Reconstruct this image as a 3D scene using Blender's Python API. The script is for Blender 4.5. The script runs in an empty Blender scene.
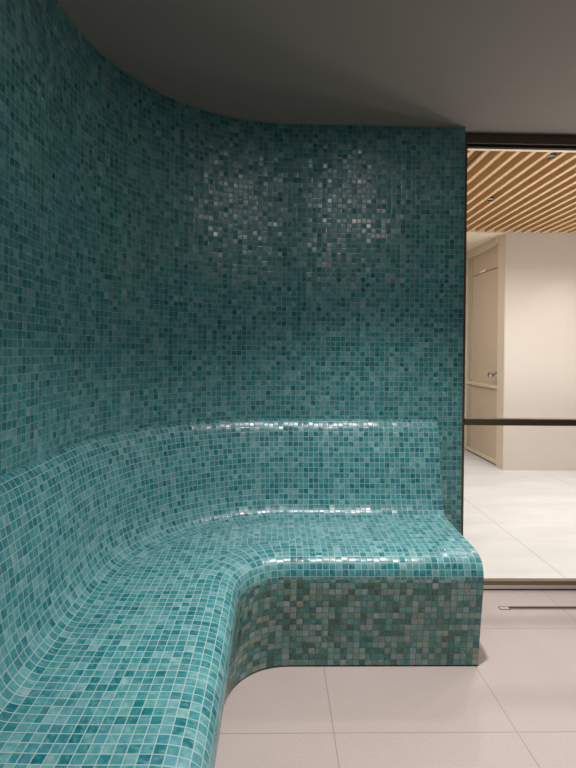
import bpy, bmesh, math
from mathutils import Vector, Matrix

scene = bpy.context.scene
COL = scene.collection
PI = math.pi

# ------------------------------------------------------------------ helpers
def tag(o, label=None, cat=None, group=None, kind=None):
    if label: o['label'] = label
    if cat: o['category'] = cat
    if group: o['group'] = group
    if kind: o['kind'] = kind
    return o

def empty(name, loc=(0, 0, 0)):
    o = bpy.data.objects.new(name, None)
    o.empty_display_size = .05
    o.location = loc
    COL.objects.link(o)
    return o

def link(name, bm, mat, parent=None, smooth=False):
    me = bpy.data.meshes.new(name)
    bmesh.ops.recalc_face_normals(bm, faces=bm.faces)
    for f in bm.faces: f.smooth = smooth
    bm.to_mesh(me); bm.free()
    if mat: me.materials.append(mat)
    o = bpy.data.objects.new(name, me)
    COL.objects.link(o)
    if parent:
        o.parent = parent
        o.matrix_parent_inverse = Matrix.Translation(-Vector(world_loc(parent)))
    return o

def world_loc(o):
    p = Vector(o.location)
    while o.parent:
        p = p + (o.matrix_parent_inverse @ Vector((0, 0, 0)))
        o = o.parent
        p = p + Vector(o.location)
    return p

def add_box(bm, x0, x1, y0, y1, z0, z1, bevel=0.0, seg=2):
    vs = [bm.verts.new((x, y, z)) for x in (x0, x1) for y in (y0, y1) for z in (z0, z1)]
    idx = [(0, 1, 3, 2), (4, 6, 7, 5), (0, 4, 5, 1), (2, 3, 7, 6), (0, 2, 6, 4), (1, 5, 7, 3)]
    fs = [bm.faces.new([vs[i] for i in f]) for f in idx]
    if bevel:
        es = set(e for f in fs for e in f.edges)
        bmesh.ops.bevel(bm, geom=list(es), offset=bevel, segments=seg, affect='EDGES', profile=.5)

def box(name, b, mat, parent=None, bevel=0.0):
    bm = bmesh.new(); add_box(bm, *b, bevel=bevel)
    return link(name, bm, mat, parent)

def add_lathe(bm, prof, origin, axis, n=32):
    """prof: list of (radius, height along axis)"""
    a = Vector(axis).normalized()
    u = a.orthogonal().normalized(); v = a.cross(u)
    rings = []
    for r, h in prof:
        if r < 1e-6:
            rings.append([bm.verts.new(Vector(origin) + a * h)])
        else:
            rings.append([bm.verts.new(Vector(origin) + a * h + (u * math.cos(2*PI*k/n) + v * math.sin(2*PI*k/n)) * r) for k in range(n)])
    for A, B in zip(rings, rings[1:]):
        for k in range(n):
            k2 = (k + 1) % n
            if len(A) == 1 and len(B) == 1: continue
            if len(A) == 1: bm.faces.new((A[0], B[k], B[k2]))
            elif len(B) == 1: bm.faces.new((A[k], B[0], A[k2]))
            else: bm.faces.new((A[k], B[k], B[k2], A[k2]))

# ------------------------------------------------------------------ materials
def s2l(c):
    return tuple((x / 255 / 12.92) if x / 255 <= .04045 else ((x / 255 + .055) / 1.055) ** 2.4 for x in c)

class NT:
    def __init__(s, name):
        s.m = bpy.data.materials.new(name); s.m.use_nodes = True
        s.t = s.m.node_tree; s.t.nodes.clear()
        s.out = s.n('ShaderNodeOutputMaterial')
    def n(s, kind, **kw):
        nd = s.t.nodes.new(kind)
        for k, v in kw.items(): setattr(nd, k, v)
        return nd
    def l(s, a, b): s.t.links.new(a, b)
    def math(s, op, a, b=None, c=None, clamp=False):
        nd = s.n('ShaderNodeMath', operation=op, use_clamp=clamp)
        for i, v in enumerate((a, b, c)):
            if v is None: continue
            if isinstance(v, (int, float)): nd.inputs[i].default_value = v
            else: s.l(v, nd.inputs[i])
        return nd.outputs[0]
    def vmath(s, op, a, b=None):
        nd = s.n('ShaderNodeVectorMath', operation=op)
        for i, v in enumerate((a, b)):
            if v is None: continue
            if isinstance(v, (tuple, list)): nd.inputs[i].default_value = v
            elif isinstance(v, (int, float)): nd.inputs['Scale'].default_value = v
            else: s.l(v, nd.inputs[i])
        return nd.outputs[0]
    def mixc(s, fac, a, b, mode='MIX'):
        nd = s.n('ShaderNodeMix', data_type='RGBA', blend_type=mode)
        for key, v in ((0, fac), (6, a), (7, b)):
            if isinstance(v, (int, float)): nd.inputs[key].default_value = v
            elif isinstance(v, (tuple, list)): nd.inputs[key].default_value = tuple(v)[:3] + (1,)
            else: s.l(v, nd.inputs[key])
        return nd.outputs[2]

def plain(name, col, rough=.5, metal=0.0, noise=0.0, scale=20, spec=.5, bump=0.0):
    t = NT(name)
    b = t.n('ShaderNodeBsdfPrincipled')
    b.inputs['Roughness'].default_value = rough
    b.inputs['Metallic'].default_value = metal
    b.inputs['Specular IOR Level'].default_value = spec
    c = s2l(col)
    if noise or bump:
        tc = t.n('ShaderNodeTexCoord')
        nz = t.n('ShaderNodeTexNoise'); nz.inputs['Scale'].default_value = scale; nz.inputs['Detail'].default_value = 5
        t.l(tc.outputs['Object'], nz.inputs['Vector'])
        col2 = t.mixc(nz.outputs['Fac'], tuple(x * (1 - noise) for x in c), tuple(min(1, x * (1 + noise)) for x in c))
        t.l(col2, b.inputs['Base Color'])
        if bump:
            bp = t.n('ShaderNodeBump'); bp.inputs['Strength'].default_value = bump; bp.inputs['Distance'].default_value = .002
            t.l(nz.outputs['Fac'], bp.inputs['Height']); t.l(bp.outputs[0], b.inputs['Normal'])
    else:
        b.inputs['Base Color'].default_value = c + (1,)
    t.l(b.outputs[0], t.out.inputs[0])
    return t.m

def mosaic(name, stops, grout=(120, 134, 128), rough=.17, tilt=.16, seed=0.0, spread=.8, blue=.42):
    """glass mosaic: UV is in tile units, every tile gets its own colour, tilt and thin iridescent film"""
    t = NT(name)
    uv = t.n('ShaderNodeUVMap').outputs[0]
    cell = t.vmath('ADD', t.vmath('FLOOR', uv), (seed, seed * .7, 0))
    fr = t.vmath('FRACTION', uv)
    sx = t.n('ShaderNodeSeparateXYZ'); t.l(fr, sx.inputs[0])
    ex = t.math('SUBTRACT', .5, t.math('ABSOLUTE', t.math('SUBTRACT', sx.outputs[0], .5)))
    ey = t.math('SUBTRACT', .5, t.math('ABSOLUTE', t.math('SUBTRACT', sx.outputs[1], .5)))
    edge = t.math('MINIMUM', ex, ey)                         # 0 at the joint, .5 mid tile
    mask = t.n('ShaderNodeMapRange', interpolation_type='SMOOTHSTEP')
    mask.inputs['From Min'].default_value = .03; mask.inputs['From Max'].default_value = .058
    t.l(edge, mask.inputs['Value'])
    mask = mask.outputs[0]
    wn = t.n('ShaderNodeTexWhiteNoise', noise_dimensions='2D'); t.l(cell, wn.inputs['Vector'])
    wn2 = t.n('ShaderNodeTexWhiteNoise', noise_dimensions='2D'); t.l(t.vmath('ADD', cell, (37.3, 11.9, 0)), wn2.inputs['Vector'])
    wn3 = t.n('ShaderNodeTexWhiteNoise', noise_dimensions='2D'); t.l(t.vmath('ADD', cell, (91.7, 63.1, 0)), wn3.inputs['Vector'])
    ramp = t.n('ShaderNodeValToRGB'); cr = ramp.color_ramp
    cr.interpolation = 'LINEAR'
    while len(cr.elements) < len(stops): cr.elements.new(.5)
    for e, (p, c) in zip(cr.elements, stops):
        e.position = p; e.color = s2l(c) + (1,)
    # clouded glass inside a tile shifts it along the ramp a little
    nz = t.n('ShaderNodeTexNoise'); nz.inputs['Scale'].default_value = 1.7; nz.inputs['Detail'].default_value = 3
    off = t.vmath('MULTIPLY', t.vmath('ADD', uv, t.vmath('MULTIPLY', wn2.outputs[1], (50, 50, 0))), (1.0, .55, 1))
    t.l(off, nz.inputs['Vector'])
    sh = t.math('MULTIPLY_ADD', nz.outputs['Fac'], .9, -.36)
    t.l(t.math('MULTIPLY_ADD', wn.outputs[0], spread, sh, clamp=True), ramp.inputs[0])
    # some tiles lean to blue, and milky clouds drift through the glass
    bl = t.n('ShaderNodeMapRange'); bl.inputs['From Min'].default_value = .55; bl.inputs['From Max'].default_value = 1.0; bl.inputs['To Max'].default_value = blue
    t.l(wn2.outputs[0], bl.inputs['Value'])
    glassc = t.mixc(bl.outputs[0], ramp.outputs[0], s2l((78, 138, 154)))
    nz2 = t.n('ShaderNodeTexNoise'); nz2.inputs['Scale'].default_value = 2.6; nz2.inputs['Detail'].default_value = 2
    t.l(t.vmath('ADD', off, (17.3, 5.1, 0)), nz2.inputs['Vector'])
    mk = t.n('ShaderNodeMapRange'); mk.inputs['From Min'].default_value = .5; mk.inputs['From Max'].default_value = .8; mk.inputs['To Max'].default_value = .4
    t.l(nz2.outputs['Fac'], mk.inputs['Value'])
    glassc = t.mixc(mk.outputs[0], glassc, s2l((150, 184, 188)))
    col = t.mixc(mask, s2l(grout), glassc)
    # each tile is set a touch askew
    til = t.vmath('SUBTRACT', wn3.outputs[1], (.5, .5, .5))
    sc = t.n('ShaderNodeVectorMath', operation='SCALE'); t.l(til, sc.inputs[0]); t.l(t.math('MULTIPLY', mask, tilt), sc.inputs['Scale'])
    geo = t.n('ShaderNodeNewGeometry')
    nrm = t.vmath('NORMALIZE', t.vmath('ADD', geo.outputs['Normal'], sc.outputs[0]))
    hm = t.n('ShaderNodeMapRange', interpolation_type='SMOOTHSTEP')
    hm.inputs['From Min'].default_value = .02; hm.inputs['From Max'].default_value = .16
    t.l(edge, hm.inputs['Value'])
    bp = t.n('ShaderNodeBump'); bp.inputs['Strength'].default_value = .2; bp.inputs['Distance'].default_value = .0015
    t.l(hm.outputs[0], bp.inputs['Height']); t.l(nrm, bp.inputs['Normal'])
    b = t.n('ShaderNodeBsdfPrincipled')
    t.l(col, b.inputs['Base Color'])
    rg = t.math('MULTIPLY_ADD', wn2.outputs[0], .14, rough)
    rmix = t.n('ShaderNodeMix', data_type='FLOAT'); t.l(mask, rmix.inputs[0]); rmix.inputs[2].default_value = .8; t.l(rg, rmix.inputs[3])
    t.l(rmix.outputs[0], b.inputs['Roughness'])
    b.inputs['IOR'].default_value = 1.6
    t.l(t.math('MULTIPLY_ADD', mask, .4, .2), b.inputs['Specular IOR Level'])
    # faint pearl sheen: the gloss is pinkish on some tiles, bluish on others
    tint = t.mixc(wn3.outputs[0], (1.0, .80, .78), (.74, .86, 1.0))
    t.l(tint, b.inputs['Specular Tint'])
    t.l(bp.outputs[0], b.inputs['Normal'])
    t.l(b.outputs[0], t.out.inputs[0])
    return t.m

def stone(name, col, jx=None, jy=None, px=1.2, py=.6, jcol=(120, 110, 104), rough=.5, streak=0.0, speck=.1):
    """pale stone slabs with hairline joints at x = jx + k*px and y = jy + k*py"""
    t = NT(name)
    tc = t.n('ShaderNodeTexCoord').outputs['Object']
    s = t.n('ShaderNodeSeparateXYZ'); t.l(tc, s.inputs[0])
    ds = []
    for o, ax, p in ((jx, 0, px), (jy, 1, py)):
        if o is None: continue
        f = t.math('FRACT', t.math('DIVIDE', t.math('ADD', s.outputs[ax], -o + 50 * p + p / 2), p))
        ds.append(t.math('MULTIPLY', t.math('ABSOLUTE', t.math('SUBTRACT', f, .5)), p))
    d = ds[0] if len(ds) == 1 else t.math('MINIMUM', ds[0], ds[1])
    joint = t.math('LESS_THAN', d, .0016)
    n1 = t.n('ShaderNodeTexNoise'); n1.inputs['Scale'].default_value = 3.0; n1.inputs['Detail'].default_value = 7; n1.inputs['Roughness'].default_value = .6
    mp = t.n('ShaderNodeMapping'); mp.inputs['Scale'].default_value = (1, 1, 1) if not streak else (.5, 2.2, 1)
    mp.inputs['Rotation'].default_value = (0, 0, 0 if not streak else -.25)
    t.l(tc, mp.inputs[0]); t.l(mp.outputs[0], n1.inputs['Vector'])
    n2 = t.n('ShaderNodeTexNoise'); n2.inputs['Scale'].default_value = 230; n2.inputs['Detail'].default_value = 3
    t.l(tc, n2.inputs['Vector'])
    c = s2l(col)
    a = t.mixc(n1.outputs['Fac'], tuple(x * (.93 - streak) for x in c), tuple(min(.95, x * (1.07 + streak)) for x in c))
    sp = t.math('MULTIPLY_ADD', n2.outputs['Fac'], 2 * speck, 1 - speck)
    mul = t.n('ShaderNodeVectorMath', operation='SCALE'); t.l(a, mul.inputs[0]); t.l(sp, mul.inputs['Scale'])
    colr = t.mixc(joint, mul.outputs[0], s2l(jcol))
    b = t.n('ShaderNodeBsdfPrincipled'); t.l(colr, b.inputs['Base Color'])
    b.inputs['Roughness'].default_value = rough
    bp = t.n('ShaderNodeBump'); bp.inputs['Strength'].default_value = .15; bp.inputs['Distance'].default_value = .001
    t.l(n2.outputs['Fac'], bp.inputs['Height']); t.l(bp.outputs[0], b.inputs['Normal'])
    t.l(b.outputs[0], t.out.inputs[0])
    return t.m

def wood(name, c1, c2, rough=.5):
    t = NT(name)
    tc = t.n('ShaderNodeTexCoord').outputs['Object']
    mp = t.n('ShaderNodeMapping'); mp.inputs['Scale'].default_value = (30, 1.2, 30); t.l(tc, mp.inputs[0])
    nz = t.n('ShaderNodeTexNoise'); nz.inputs['Scale'].default_value = 1.5; nz.inputs['Detail'].default_value = 6
    t.l(mp.outputs[0], nz.inputs['Vector'])
    col = t.mixc(nz.outputs['Fac'], s2l(c1), s2l(c2))
    b = t.n('ShaderNodeBsdfPrincipled'); t.l(col, b.inputs['Base Color']); b.inputs['Roughness'].default_value = rough
    t.l(b.outputs[0], t.out.inputs[0])
    return t.m

def glass_mat():
    t = NT('clear_glass')
    tr = t.n('ShaderNodeBsdfTransparent'); tr.inputs[0].default_value = (.985, .992, .988, 1)
    gl = t.n('ShaderNodeBsdfGlossy'); gl.inputs['Roughness'].default_value = .0
    # Schlick reflectance, the same on both faces of the pane
    geo = t.n('ShaderNodeNewGeometry')
    dt = t.n('ShaderNodeVectorMath', operation='DOT_PRODUCT'); t.l(geo.outputs['Normal'], dt.inputs[0]); t.l(geo.outputs['Incoming'], dt.inputs[1])
    inv = t.math('SUBTRACT', 1.0, t.math('ABSOLUTE', dt.outputs['Value']), clamp=True)
    fr = t.math('MULTIPLY_ADD', t.math('POWER', inv, 5), .96, .04)
    mx = t.n('ShaderNodeMixShader'); t.l(fr, mx.inputs[0]); t.l(tr.outputs[0], mx.inputs[1]); t.l(gl.outputs[0], mx.inputs[2])
    t.l(mx.outputs[0], t.out.inputs[0])
    return t.m

def emit(name, col, strength):
    t = NT(name)
    e = t.n('ShaderNodeEmission'); e.inputs[0].default_value = s2l(col) + (1,); e.inputs[1].default_value = strength
    t.l(e.outputs[0], t.out.inputs[0])
    return t.m

TEAL = [(0.0, (4, 92, 104)), (.13, (14, 110, 116)), (.42, (48, 131, 135)), (.68, (86, 149, 151)), (.88, (126, 168, 169)), (1.0, (164, 190, 186))]
APRON_BOUNCE = [(0.0, (4, 82, 74)), (.25, (16, 102, 94)), (.5, (50, 128, 120)), (.68, (88, 144, 140)), (.86, (116, 150, 134)), (.95, (154, 160, 132)), (1.0, (126, 158, 168))]  # khaki and green tones: warm floor bounce put into the tile colours
M_WALL = mosaic('mosaic_wall_tiles', TEAL, grout=(146, 158, 150), rough=.24, tilt=.2, spread=.68, seed=3)
M_BENCH = mosaic('mosaic_bench_tiles', TEAL, grout=(158, 174, 174), rough=.26, tilt=.17, spread=.68, seed=17)
M_APRON = mosaic('mosaic_apron_bounce_tiles', APRON_BOUNCE, grout=(108, 106, 96), seed=29, spread=1.0, blue=.15)
M_CEIL = plain('grey_ceiling_paint', (140, 131, 123), .75, noise=.02, scale=6)
M_SIDE = plain('dark_teal_plaster', (44, 78, 76), .5)
M_FLOOR = stone('steam_room_stone_floor', (180, 167, 162), .2024, 1.59, .605, .6, jcol=(146, 134, 126), speck=.3)
M_HALLFLOOR = stone('hall_stone_floor', (214, 212, 210), 1.6256, None, 1.2, .6, jcol=(130, 120, 110), rough=.4, streak=.15, speck=.03)
M_BRONZE = plain('dark_bronze_metal', (92, 82, 64), .45, .25)
M_BLACK = plain('black_gasket', (14, 12, 10), .6)
M_THRESH = plain('pale_threshold_stone', (206, 196, 186), .5, noise=.04, scale=40)
M_GLASS = glass_mat()
M_WOOD = wood('pale_oak_slats', (222, 180, 128), (236, 200, 152))
M_BACK = plain('dark_brown_backing', (70, 46, 26), .8)
M_PLASTER = plain('warm_white_plaster', (218, 208, 199), .7, noise=.025, scale=2.5)
M_HALLCEIL = plain('warm_plaster_ceiling', (236, 220, 194), .7, noise=.02, scale=4)
M_DOOR = plain('beige_door_panel', (212, 192, 168), .32, noise=.02, scale=3)
M_FRAME = plain('cream_door_frame', (226, 211, 188), .4, noise=.03, scale=10)
M_CHROME = plain('polished_chrome', (210, 210, 212), .12, 1.0)
M_STEEL = plain('brushed_steel', (190, 184, 178), .35, .9)
M_DARKMETAL = plain('black_anodised_metal', (26, 24, 24), .4, .4)
M_DRAIN = plain('drain_shadow_grey', (40, 38, 37), .6, .2)
M_LAMP = emit('lamp_lens', (255, 232, 200), 12)
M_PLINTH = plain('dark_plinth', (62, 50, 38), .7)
M_BEAD = plain('grey_sealant', (120, 122, 116), .6)

# ------------------------------------------------------------------ plan of the curved room
WX, WY, R = -.7315, 2.4698, .8052          # left wall plane, back wall plane, corner radius
CX, CY = WX + R, WY - R
XEND, XBENCH = .9525, .8161                # where the mosaic wall and the bench stop
YBACK = -1.55                              # behind the camera
CEIL = 2.399
TILE = .024905
DN = .592                                  # nose of the seat, measured from the wall
FX, FY = -.122, WY - DN                    # front line of the left leg, and of the back leg
RFX, RFY = CX - FX, FY - CY                # its inner corner
def corner(t):                             # slightly squared quarter curve, t from 0 to 1
    a = PI / 2 * t
    return CX - RFX * max(0, math.cos(a)) ** .86, CY + RFY * max(0, math.sin(a)) ** .86
ARC = sum(math.dist(corner(k / 56), corner((k + 1) / 56)) for k in range(56))
ROW0 = CY + XBENCH - CX + ARC              # a tile joint shared by the seat rows and the front rows
TILE = .0249
for _ in range(60):                        # tile pitch nudged so the square seat grid meets the front rows on a joint
    DSEAT = WY - ROW0 + round((.44 - WY + ROW0) / .0249) * TILE
    XB = WX + (FX - WX) / DN * DSEAT
    TILE = (XBENCH - XB) / round((XBENCH - XB) / .0249)
WARC = R * PI / 2
WSC = (round((CY + XBENCH - CX + WARC - ROW0) / TILE) * TILE + ROW0 - CY - XBENCH + CX) / WARC

def plan(xend, step=.03, narc=56):
    """list of (wall point, front point, wall arclength, front arclength)"""
    L = []
    n = 40
    for k in range(n):
        t = k / n
        L.append(((WX, YBACK + .01 + (CY - YBACK - .01) * t), (FX, YBACK + .01 + (CY - YBACK - .01) * t)))
    for k in range(narc + 1):
        a = PI - (PI / 2) * k / narc
        L.append(((CX + R * math.cos(a), CY + R * math.sin(a)), corner(k / narc)))
    for k in range(1, n + 1):
        t = k / n
        L.append(((CX + (xend - CX) * t, WY), (CX + (xend - CX) * t, FY)))
    out = []; sw = sf = 0
    for i, (w, f) in enumerate(L):
        if i:
            sw += math.dist(w, L[i-1][0]) * (WSC if n < i <= n + narc else 1); sf += math.dist(f, L[i-1][1])
        out.append((Vector(w), Vector(f), sw, sf))
    # count both tile runs back from the free end so a whole tile sits there
    return [(w, f, s - sw, q - sf) for w, f, s, q in out]

def sweep(name, prof, mat, parent, mode, sec, v0=0.0):
    """prof: (offset from wall, z). mode: 'wall' / 'front' tile columns follow that line, 'plane' lays tiles square to the room"""
    bm = bmesh.new(); uvl = bm.loops.layers.uv.new('UVMap')
    vlen = [v0]
    for a, b in zip(prof, prof[1:]): vlen.append(vlen[-1] + math.dist(a, b))
    def pos(S, d):
        w, f = S[0], S[1]
        return w + (f - w) * (d / DN)
    rows = [[bm.verts.new((*pos(S, d), z)) for d, z in prof] for S in sec]
    for i in range(len(sec) - 1):
        for j in range(len(prof) - 1):
            f = bm.faces.new((rows[i][j], rows[i+1][j], rows[i+1][j+1], rows[i][j+1]))
            for lp, (a, b) in zip(f.loops, ((i, j), (i+1, j), (i+1, j+1), (i, j+1))):
                S = sec[a]
                if mode == 'plane':
                    co = rows[a][b].co
                    uv = ((co.x - XBENCH) / TILE, (co.y - ROW0) / TILE)
                else:
                    uv = ((S[2] if mode == 'wall' else S[3]) / TILE, vlen[b] / TILE)
                lp[uvl].uv = uv
    me = bpy.data.meshes.new(name)
    for f in bm.faces: f.smooth = True
    bm.normal_update()
    # face the room
    up = sum((f.normal.z + f.normal.y * -.3 + f.normal.x * .3) * f.calc_area() for f in bm.faces)
    if up < 0: bmesh.ops.reverse_faces(bm, faces=bm.faces)
    bm.to_mesh(me); bm.free(); me.materials.append(mat)
    o = bpy.data.objects.new(name, me); COL.objects.link(o)
    if parent:
        o.parent = parent; o.matrix_parent_inverse = Matrix.Translation(-Vector(parent.location))
    return o, vlen[-1]

def catmull(pts, n=6):
    out = []
    P = [pts[0]] + list(pts) + [pts[-1]]
    for i in range(1, len(P) - 2):
        p0, p1, p2, p3 = map(Vector, (P[i-1], P[i], P[i+1], P[i+2]))
        for k in range(n):
            t = k / n
            q = .5 * ((2 * p1) + (p2 - p0) * t + (2*p0 - 5*p1 + 4*p2 - p3) * t*t + (-p0 + 3*p1 - 3*p2 + p3) * t**3)
            out.append((q.x, q.y))
    out.append(tuple(pts[-1]))
    return out

# ------------------------------------------------------------------ the tiled bench
bench = tag(empty('mosaic_bench', (.05, 2.1, 0)),
            'long curved teal glass mosaic bench with tiled backrest along the mosaic wall', 'bench')
sec = plan(XBENCH)
P_BACK = catmull([(0.0, .905), (.012, .901), (.024, .889), (.036, .869), (.045, .845), (.053, .812), (.075, .711), (.094, .585), (.103, .545), (.112, .520), (.120, .500), (.130, .484), (.142, .472), (.160, .464), (.186, .4605), (.222, .459)])
P_SEAT = catmull([(.222, .459), (.30, .456), (.40, .455), (DSEAT, .4547)])
P_APRON = catmull([(DSEAT, .4547), (.49, .4543), (.527, .450), (.553, .443), (.574, .428), (.587, .402), (.592, .366), (.585, .30), (.567, .17), (.546, .006)])
_, vl = sweep('backrest', P_BACK, M_BENCH, bench, 'wall', sec)
sweep('seat', P_SEAT, M_BENCH, bench, 'plane', sec)
# the nose keeps the seat's tiles, the face below has floor bounce put into its tile colours
ksplit = min(range(len(P_APRON)), key=lambda k: abs(P_APRON[k][1] - .362))
_, vn = sweep('seat_nose', P_APRON[:ksplit + 1], M_BENCH, bench, 'front', sec)
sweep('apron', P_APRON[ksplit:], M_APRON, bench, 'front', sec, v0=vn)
# shadow-gap plinth under the apron
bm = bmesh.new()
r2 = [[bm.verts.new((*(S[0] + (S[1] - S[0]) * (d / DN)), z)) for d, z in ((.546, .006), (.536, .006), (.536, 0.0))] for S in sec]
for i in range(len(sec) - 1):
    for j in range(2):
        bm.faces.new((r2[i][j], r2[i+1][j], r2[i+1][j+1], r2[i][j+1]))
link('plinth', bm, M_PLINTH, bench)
# end panel closing the bench at its free end
bm = bmesh.new(); uvl = bm.loops.layers.uv.new('UVMap')
full = P_BACK + P_SEAT[1:] + P_APRON[1:] + [(.543, 0.0), (0.0, 0.0)]
vs = [bm.verts.new((XBENCH, WY - d, z)) for d, z in full]
f = bm.faces.new(vs)
for lp in f.loops: lp[uvl].uv = (lp.vert.co.y / TILE, lp.vert.co.z / TILE)
bmesh.ops.triangulate(bm, faces=[f])
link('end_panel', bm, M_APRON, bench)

# ------------------------------------------------------------------ mosaic wall (one continuous curved wall)
def tiled_wall():
    bm = bmesh.new(); uvl = bm.loops.layers.uv.new('UVMap')
    S = plan(XEND); zs = [0, .6, 1.2, 1.8, CEIL]
    TH = .075
    def outer(w):
        if w.x > CX: return Vector((w.x, WY + TH))
        if w.y < CY: return Vector((WX - TH, w.y))
        n = (w - Vector((CX, CY))).normalized(); return w + n * TH
    inn = [[bm.verts.new((s[0].x, s[0].y, z)) for z in zs] for s in S]
    out = [[bm.verts.new((*outer(s[0]), z)) for z in zs] for s in S]
    def q(vs, uvs, sm=True):
        f = bm.faces.new(vs); f.smooth = sm
        for lp, u in zip(f.loops, uvs): lp[uvl].uv = u
    for i in range(len(S) - 1):
        u0, u1 = S[i][2] / TILE, S[i+1][2] / TILE
        for j in range(4):
            a, b = (zs[j] - CEIL) / TILE, (zs[j+1] - CEIL) / TILE
            q((inn[i][j], inn[i+1][j], inn[i+1][j+1], inn[i][j+1]), ((u0, a), (u1, a), (u1, b), (u0, b)))
            q((out[i+1][j], out[i][j], out[i][j+1], out[i+1][j+1]), ((u1, a), (u0, a), (u0, b), (u1, b)))
    for j in range(4):
        a, b = (zs[j] - CEIL) / TILE, (zs[j+1] - CEIL) / TILE
        e = bm.verts.new(inn[-1][j].co); g = bm.verts.new(out[-1][j].co); h = bm.verts.new(out[-1][j+1].co); k = bm.verts.new(inn[-1][j+1].co)
        q((e, g, h, k), ((0, a), (TH/TILE, a), (TH/TILE, b), (0, b)), False)
    me = bpy.data.meshes.new('wall_back'); bm.to_mesh(me); bm.free(); me.materials.append(M_WALL)
    o = bpy.data.objects.new('wall_back', me); COL.objects.link(o)
    return tag(o, kind='structure')
tiled_wall()

# thin grey sealant bead where the wall meets the ceiling
bm = bmesh.new(); S = plan(XEND)
prev = None
for s in S:
    w = s[0]; n = (Vector((0, -1)) if w.x > CX else Vector((1, 0)) if w.y < CY else (Vector((CX, CY)) - w).normalized())
    ring = [bm.verts.new((*(w + n * dx), CEIL - dz)) for dx, dz in ((0, 0), (.005, 0), (.0035, .0035), (0, .005))]
    if prev:
        for k in range(4): bm.faces.new((prev[k], ring[k], ring[(k+1) % 4], prev[(k+1) % 4]))
    prev = ring
tag(link('trim_ceiling', bm, M_BEAD), kind='structure')

# ------------------------------------------------------------------ room shell
GY = 2.562                                  # glass line
XR = 4.0                                   # right wall of the steam room (out of frame)
tag(box('floor', (WX - .09, XR, YBACK, GY + .03, -.12, 0), M_FLOOR), kind='structure')
tag(box('ceiling', (WX - .09, XR, YBACK, GY + .03, CEIL, CEIL + .13), M_CEIL), kind='structure')
tag(box('wall_right', (XR, XR + .12, YBACK, GY - .03, 0, CEIL), M_SIDE), kind='structure')
tag(box('wall_front', (WX - .09, XR + .12, YBACK - .12, YBACK, 0, CEIL), M_SIDE), kind='structure')

# hall beyond the glass
HX0, HX1, HY1, HZ = -.6, 5.2, 5.163, 2.533
DX, CY1 = 2.443, 8.6                        # corner of the far wall block and the end of the corridor beside it
tag(box('floor_hall', (HX0, HX1, GY + .03, CY1, -.12, 0), M_HALLFLOOR), kind='structure')
tag(box('wall_far', (DX, HX1, HY1, HY1 + .14, 0, 2.75), M_PLASTER), kind='structure')
tag(box('wall_hall_left', (HX0 - .12, HX0, GY + .06, CY1, 0, 2.75), M_PLASTER), kind='structure')
tag(box('wall_hall_right', (HX1, HX1 + .12, GY + .06, HY1 + .14, 0, 2.75), M_PLASTER), kind='structure')
tag(box('wall_corridor_end', (HX0, DX, CY1, CY1 + .12, 0, 2.75), M_PLASTER), kind='structure')
tag(box('ceiling_corridor', (HX0, DX + .14, HY1 + .002, CY1, HZ, HZ + .14), M_HALLCEIL), kind='structure')
tag(box('ceiling_hall', (HX0, HX1, GY + .03, HY1 + .002, 2.70, 2.82), M_BACK), kind='structure')
tag(box('trim_bulkhead', (HX0, HX1, GY + .035, 3.07, HZ - .004, 2.70), M_HALLCEIL), kind='structure')
# bulkhead wall above the glass and to the left of the glass on the hall side
tag(box('wall_bulkhead', (HX0, HX1, GY - .03, GY + .03, CEIL + .13, 2.82), M_PLASTER), kind='structure')
tag(box('wall_hall_near', (XR + .12, HX1, GY - .06, GY + .03, 0, CEIL + .13), M_PLASTER), kind='structure')

# corridor wall with the door in it: left face of the far wall block
DY0, DY1, DY2, DTOP = 5.33, 6.23, 6.30, 2.452        # door opening
tag(box('wall_corridor', (DX, DX + .14, DY2, CY1, 0, HZ), M_PLASTER), kind='structure')
door = tag(empty('door_1', (DX, 5.7, 0)), kind='structure')
box('jamb', (DX, DX + .14, HY1 + .14, DY0, 0, HZ), M_FRAME, door)
box('casing', (DX - .006, DX, HY1 + .004, DY0 + .002, 0, HZ), M_FRAME, door)
box('jamb', (DX - .012, DX + .14, DY1, DY2, 0, DTOP), M_FRAME, door, .003)
bm = bmesh.new()
add_box(bm, DX - .014, DX + .14, DY0, DY2, DTOP, HZ, .002)
add_box(bm, DX - .026, DX - .014, DY0, DY2, DTOP + .028, HZ, .002)
link('head', bm, M_FRAME, door)
box('upper_panel', (DX + .03, DX + .07, DY0, DY1, 2.214, DTOP), M_DOOR, door)
box('middle_panel', (DX + .03, DX + .07, DY0, DY1, .88, 2.204), M_DOOR, door)
box('lower_panel', (DX + .03, DX + .07, DY0, DY1, .035, .86), M_DOOR, door)
box('groove', (DX + .045, DX + .07, DY0, DY1, 2.204, 2.214), M_BACK, door)
box('middle_rail', (DX + .004, DX + .05, DY0, DY1, .852, .887), M_FRAME, door, .004)
box('bottom_rail', (DX + .004, DX + .06, DY0, DY1, .014, .05), M_FRAME, door, .004)
box('threshold_gap_shade', (DX + .012, DX + .06, DY0, DY1, .0, .014), M_BLACK, door)  # solid black strip painting the shade of the gap under the door
box('stile', (DX + .020, DX + .05, DY1 - .12, DY1, .05, DTOP), plain('greyed_beige_stile', (192, 178, 158), .4), door, .003)
bm = bmesh.new()
add_lathe(bm, [(0, 0), (.036, 0), (.036, -.006), (.034, -.010), (.015, -.013), (.014, -.040), (.026, -.050), (.036, -.066), (.036, -.080), (.027, -.092), (0, -.096)], (DX + .03, 5.415, 1.006), (1, 0, 0))
kn = link('knob', bm, M_CHROME, door, True)
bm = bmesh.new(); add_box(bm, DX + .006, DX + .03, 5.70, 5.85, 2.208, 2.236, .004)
link('lamp_glint', bm, plain('glint_white', (245, 243, 240), .25), door)  # white block standing in for a lamp's reflection on the door

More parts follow.
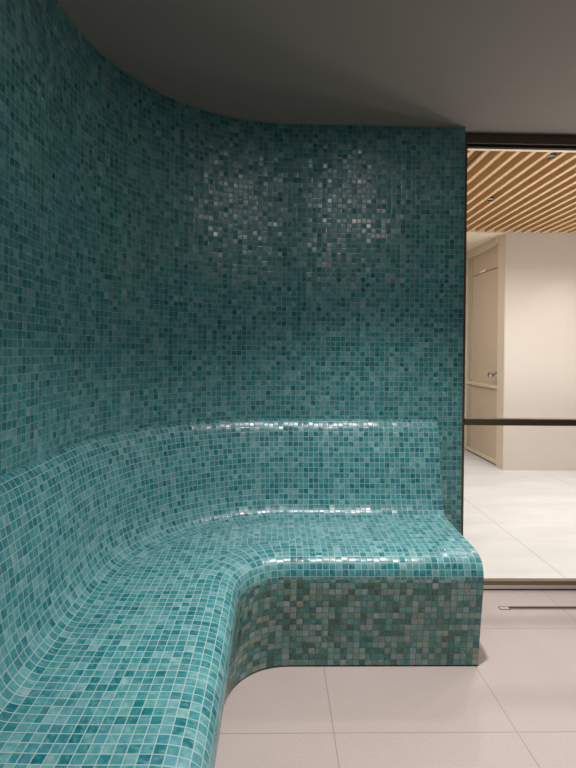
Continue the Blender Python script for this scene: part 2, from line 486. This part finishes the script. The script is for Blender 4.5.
# ------------------------------------------------------------------ glass partition with bronze frame
gp = tag(empty('glass_partition', (1.5, GY, 0)),
         'clear glass partition in a thin dark bronze frame with one crossbar', 'glass partition')
gx0, gx1 = XEND - .03, XR
box('header', (gx0, gx1, GY - .025, GY + .025, 2.346, CEIL), M_BRONZE, gp, .002)
box('header_gasket', (gx0, gx1, GY - .012, GY + .012, 2.332, 2.346), M_BLACK, gp)
box('post', (gx0, XEND + .043, GY - .016, GY + .025, .012, 2.346), M_BRONZE, gp, .002)
box('crossbar', (XEND + .043, gx1, GY - .022, GY + .022, .867, .901), M_BRONZE, gp, .002)
box('bottom_rail', (XEND + .043, gx1, GY - .016, GY + .016, .025, .048), plain('bronze_bottom_rail', (128, 111, 94), .4, .3), gp, .002)
box('lower_pane', (XEND + .043, gx1, GY - .004, GY + .004, .048, .867), M_GLASS, gp)
box('upper_pane', (XEND + .043, gx1, GY - .004, GY + .004, .901, 2.332), M_GLASS, gp)
box('threshold', (gx0, gx1, GY - .0165, GY + .03, .006, .025), M_THRESH, gp)
box('sill_gap_shade', (gx0, gx1, GY - .018, GY + .03, .0, .006), M_BLACK, gp)  # black strip standing in for the shadow under the frame

# ------------------------------------------------------------------ linear floor drain
dr = tag(empty('linear_drain', (1.5, 2.363, 0)),
         'narrow linear floor drain slot in front of the glass partition', 'drain')
box('slot', (1.156, XR - .25, 2.355, 2.378, 0, .0015), M_DRAIN, dr)
bm = bmesh.new()
for b in ((1.105, 1.155, 2.350, 2.3515, 0, .002), (1.105, 1.155, 2.3755, 2.377, 0, .002), (1.105, 1.107, 2.3515, 2.3755, 0, .002), (1.153, 1.155, 2.3515, 2.3755, 0, .002)):
    add_box(bm, *b)
link('end_frame', bm, M_DRAIN, dr)
box('end_plate', (1.107, 1.153, 2.3515, 2.3755, 0, .0012), M_FLOOR, dr)
box('edge_strip', (1.156, XR - .25, 2.350, 2.355, 0, .002), M_STEEL, dr)

# ------------------------------------------------------------------ slatted timber ceiling of the hall
sl = tag(empty('slatted_ceiling', (2.4, 4.1, HZ)),
         'pale oak slatted ceiling panel over the hall beyond the glass', 'slatted ceiling')
bm = bmesh.new()
x = 1.237 - .0996 * 18
while x < HX1 - .05:
    add_box(bm, x - .0145, x + .0145, 3.072, HY1 - .002, HZ, HZ + .095)
    x += .0996
link('slat_panel', bm, M_WOOD, sl)
box('batten', (HX0 + .02, HX1 - .02, 4.0, 4.05, HZ + .095, 2.70), M_BACK, sl)
box('dark_track', (1.299, 1.305, 3.072, HY1 - .01, HZ + .001, HZ + .006), M_DARKMETAL, sl)

def spotlight(x, y, label):
    t = tag(empty('ceiling_spotlight', (x, y, HZ)), label, 'spotlight', 'spotlights between the ceiling slats')
    bm = bmesh.new()
    add_lathe(bm, [(0, .095), (.024, .095), (.026, .09), (.026, -.012), (.0235, -.015), (.0235, .006), (0, .006)], (x, y, HZ), (0, 0, 1), 28)
    link('housing', bm, M_CHROME, t, False)
    bm = bmesh.new(); add_lathe(bm, [(.0225, .0065), (0, .0085)], (x, y, HZ), (0, 0, 1), 28)
    link('lens', bm, M_LAMP, t)
    bm = bmesh.new(); add_lathe(bm, [(.029, .004), (.0265, .004), (.0265, -.002), (.029, -.002), (.029, .004)], (x, y, HZ), (0, 0, 1), 28)
    link('collar', bm, M_DARKMETAL, t)
    return t
spotlight(1.775, 4.03, 'small dark spotlight in the slatted ceiling, deeper in the hall')
spotlight(1.775, 3.135, 'small chrome spotlight in the slatted ceiling, just behind the glass header')

# ------------------------------------------------------------------ lights
def spot(x, y, z, energy, col, angle=100, blend=.6, size=.035, target=None):
    d = bpy.data.lights.new('spot', 'SPOT'); d.energy = energy; d.color = col
    d.spot_size = math.radians(angle); d.spot_blend = blend; d.shadow_soft_size = size
    o = bpy.data.objects.new('lamp', d); o.location = (x, y, z); COL.objects.link(o)
    if target: o.rotation_euler = (Vector(target) - Vector((x, y, z))).to_track_quat('-Z', 'Y').to_euler()
    return o
NEUT = (1, .95, .92); WARM = (1, .975, .95)
def downlight(x, y, z, energy, col, size=.11, spread=180):
    d = bpy.data.lights.new('downlight', 'AREA'); d.shape = 'DISK'; d.size = size
    d.energy = energy; d.color = col; d.spread = math.radians(spread)
    o = bpy.data.objects.new('lamp', d); o.location = (x, y, z); COL.objects.link(o)
    return o
# downlights in the steam-room ceiling, just above the frame
downlight(.50, 1.38, 2.39, 3.8, NEUT)
downlight(.50, .20, 2.39, 2.6, NEUT)
for x, y, e in ((.50, 1.38, 212), (.50, .20, 18)):
    spot(x, y, 2.38, e, NEUT, 103, 1.0, .045)
# hall: lamps at both spotlights, plus unseen ones added to brighten hall and ceiling
for x, y, e in ((1.775, 4.03, 11.5), (1.775, 3.135, 10.5), (2.75, 4.1, 10), (.6, 4.0, 10), (2.75, 3.1, 13), (3.7, 3.2, 14)):
    downlight(x, y, HZ - .02, e, WARM, .06, 150)
for x in (3.1, 4.1):
    spot(x, 4.72, HZ - .02, 14, WARM, 95, .8, .03)
downlight(1.2, 5.5, HZ - .02, 14, WARM, .06)  # unseen corridor lamp, added to brighten the door side
# added uplights at the hall floor, out of frame, to brighten ceiling and slats
for x, y, e in ((2.36, 3.45, 12), (3.3, 3.3, 22)):
    downlight(x, y, .006, e, WARM, .24, 140).rotation_euler = (PI, 0, 0)

w = bpy.data.worlds.new('dim_interior'); scene.world = w; w.use_nodes = True
w.node_tree.nodes['Background'].inputs[0].default_value = (.05, .048, .045, 1)

# ------------------------------------------------------------------ camera
cam = bpy.data.cameras.new('camera'); co = bpy.data.objects.new('camera', cam); COL.objects.link(co)
f, ppx, ppy, pitch, yaw, roll = 488.1548, 285.7647, 351.6268, .0014, .0201, .0107
d = Vector((math.sin(yaw) * math.cos(pitch), math.cos(yaw) * math.cos(pitch), -math.sin(pitch)))
r = Vector((math.cos(yaw), -math.sin(yaw), 0)); dn = d.cross(r)
rr = math.cos(roll) * r - math.sin(roll) * dn
dd = math.sin(roll) * r + math.cos(roll) * dn
m = Matrix((rr, -dd, -d)).transposed()
co.matrix_world = Matrix.Translation((0, 0, 1.247)) @ m.to_4x4()
cam.sensor_fit = 'VERTICAL'; cam.sensor_height = 36; cam.lens = f / 768 * 36
cam.shift_x = (288 - ppx) / 768; cam.shift_y = (ppy - 384) / 768
cam.clip_start = .02
scene.camera = co

vs_ = scene.view_settings
scene.display_settings.display_device = 'sRGB'
vs_.view_transform = 'Standard'; vs_.look = 'None'; vs_.gamma = 1; vs_.use_curve_mapping = False
vs_.exposure = 0.0
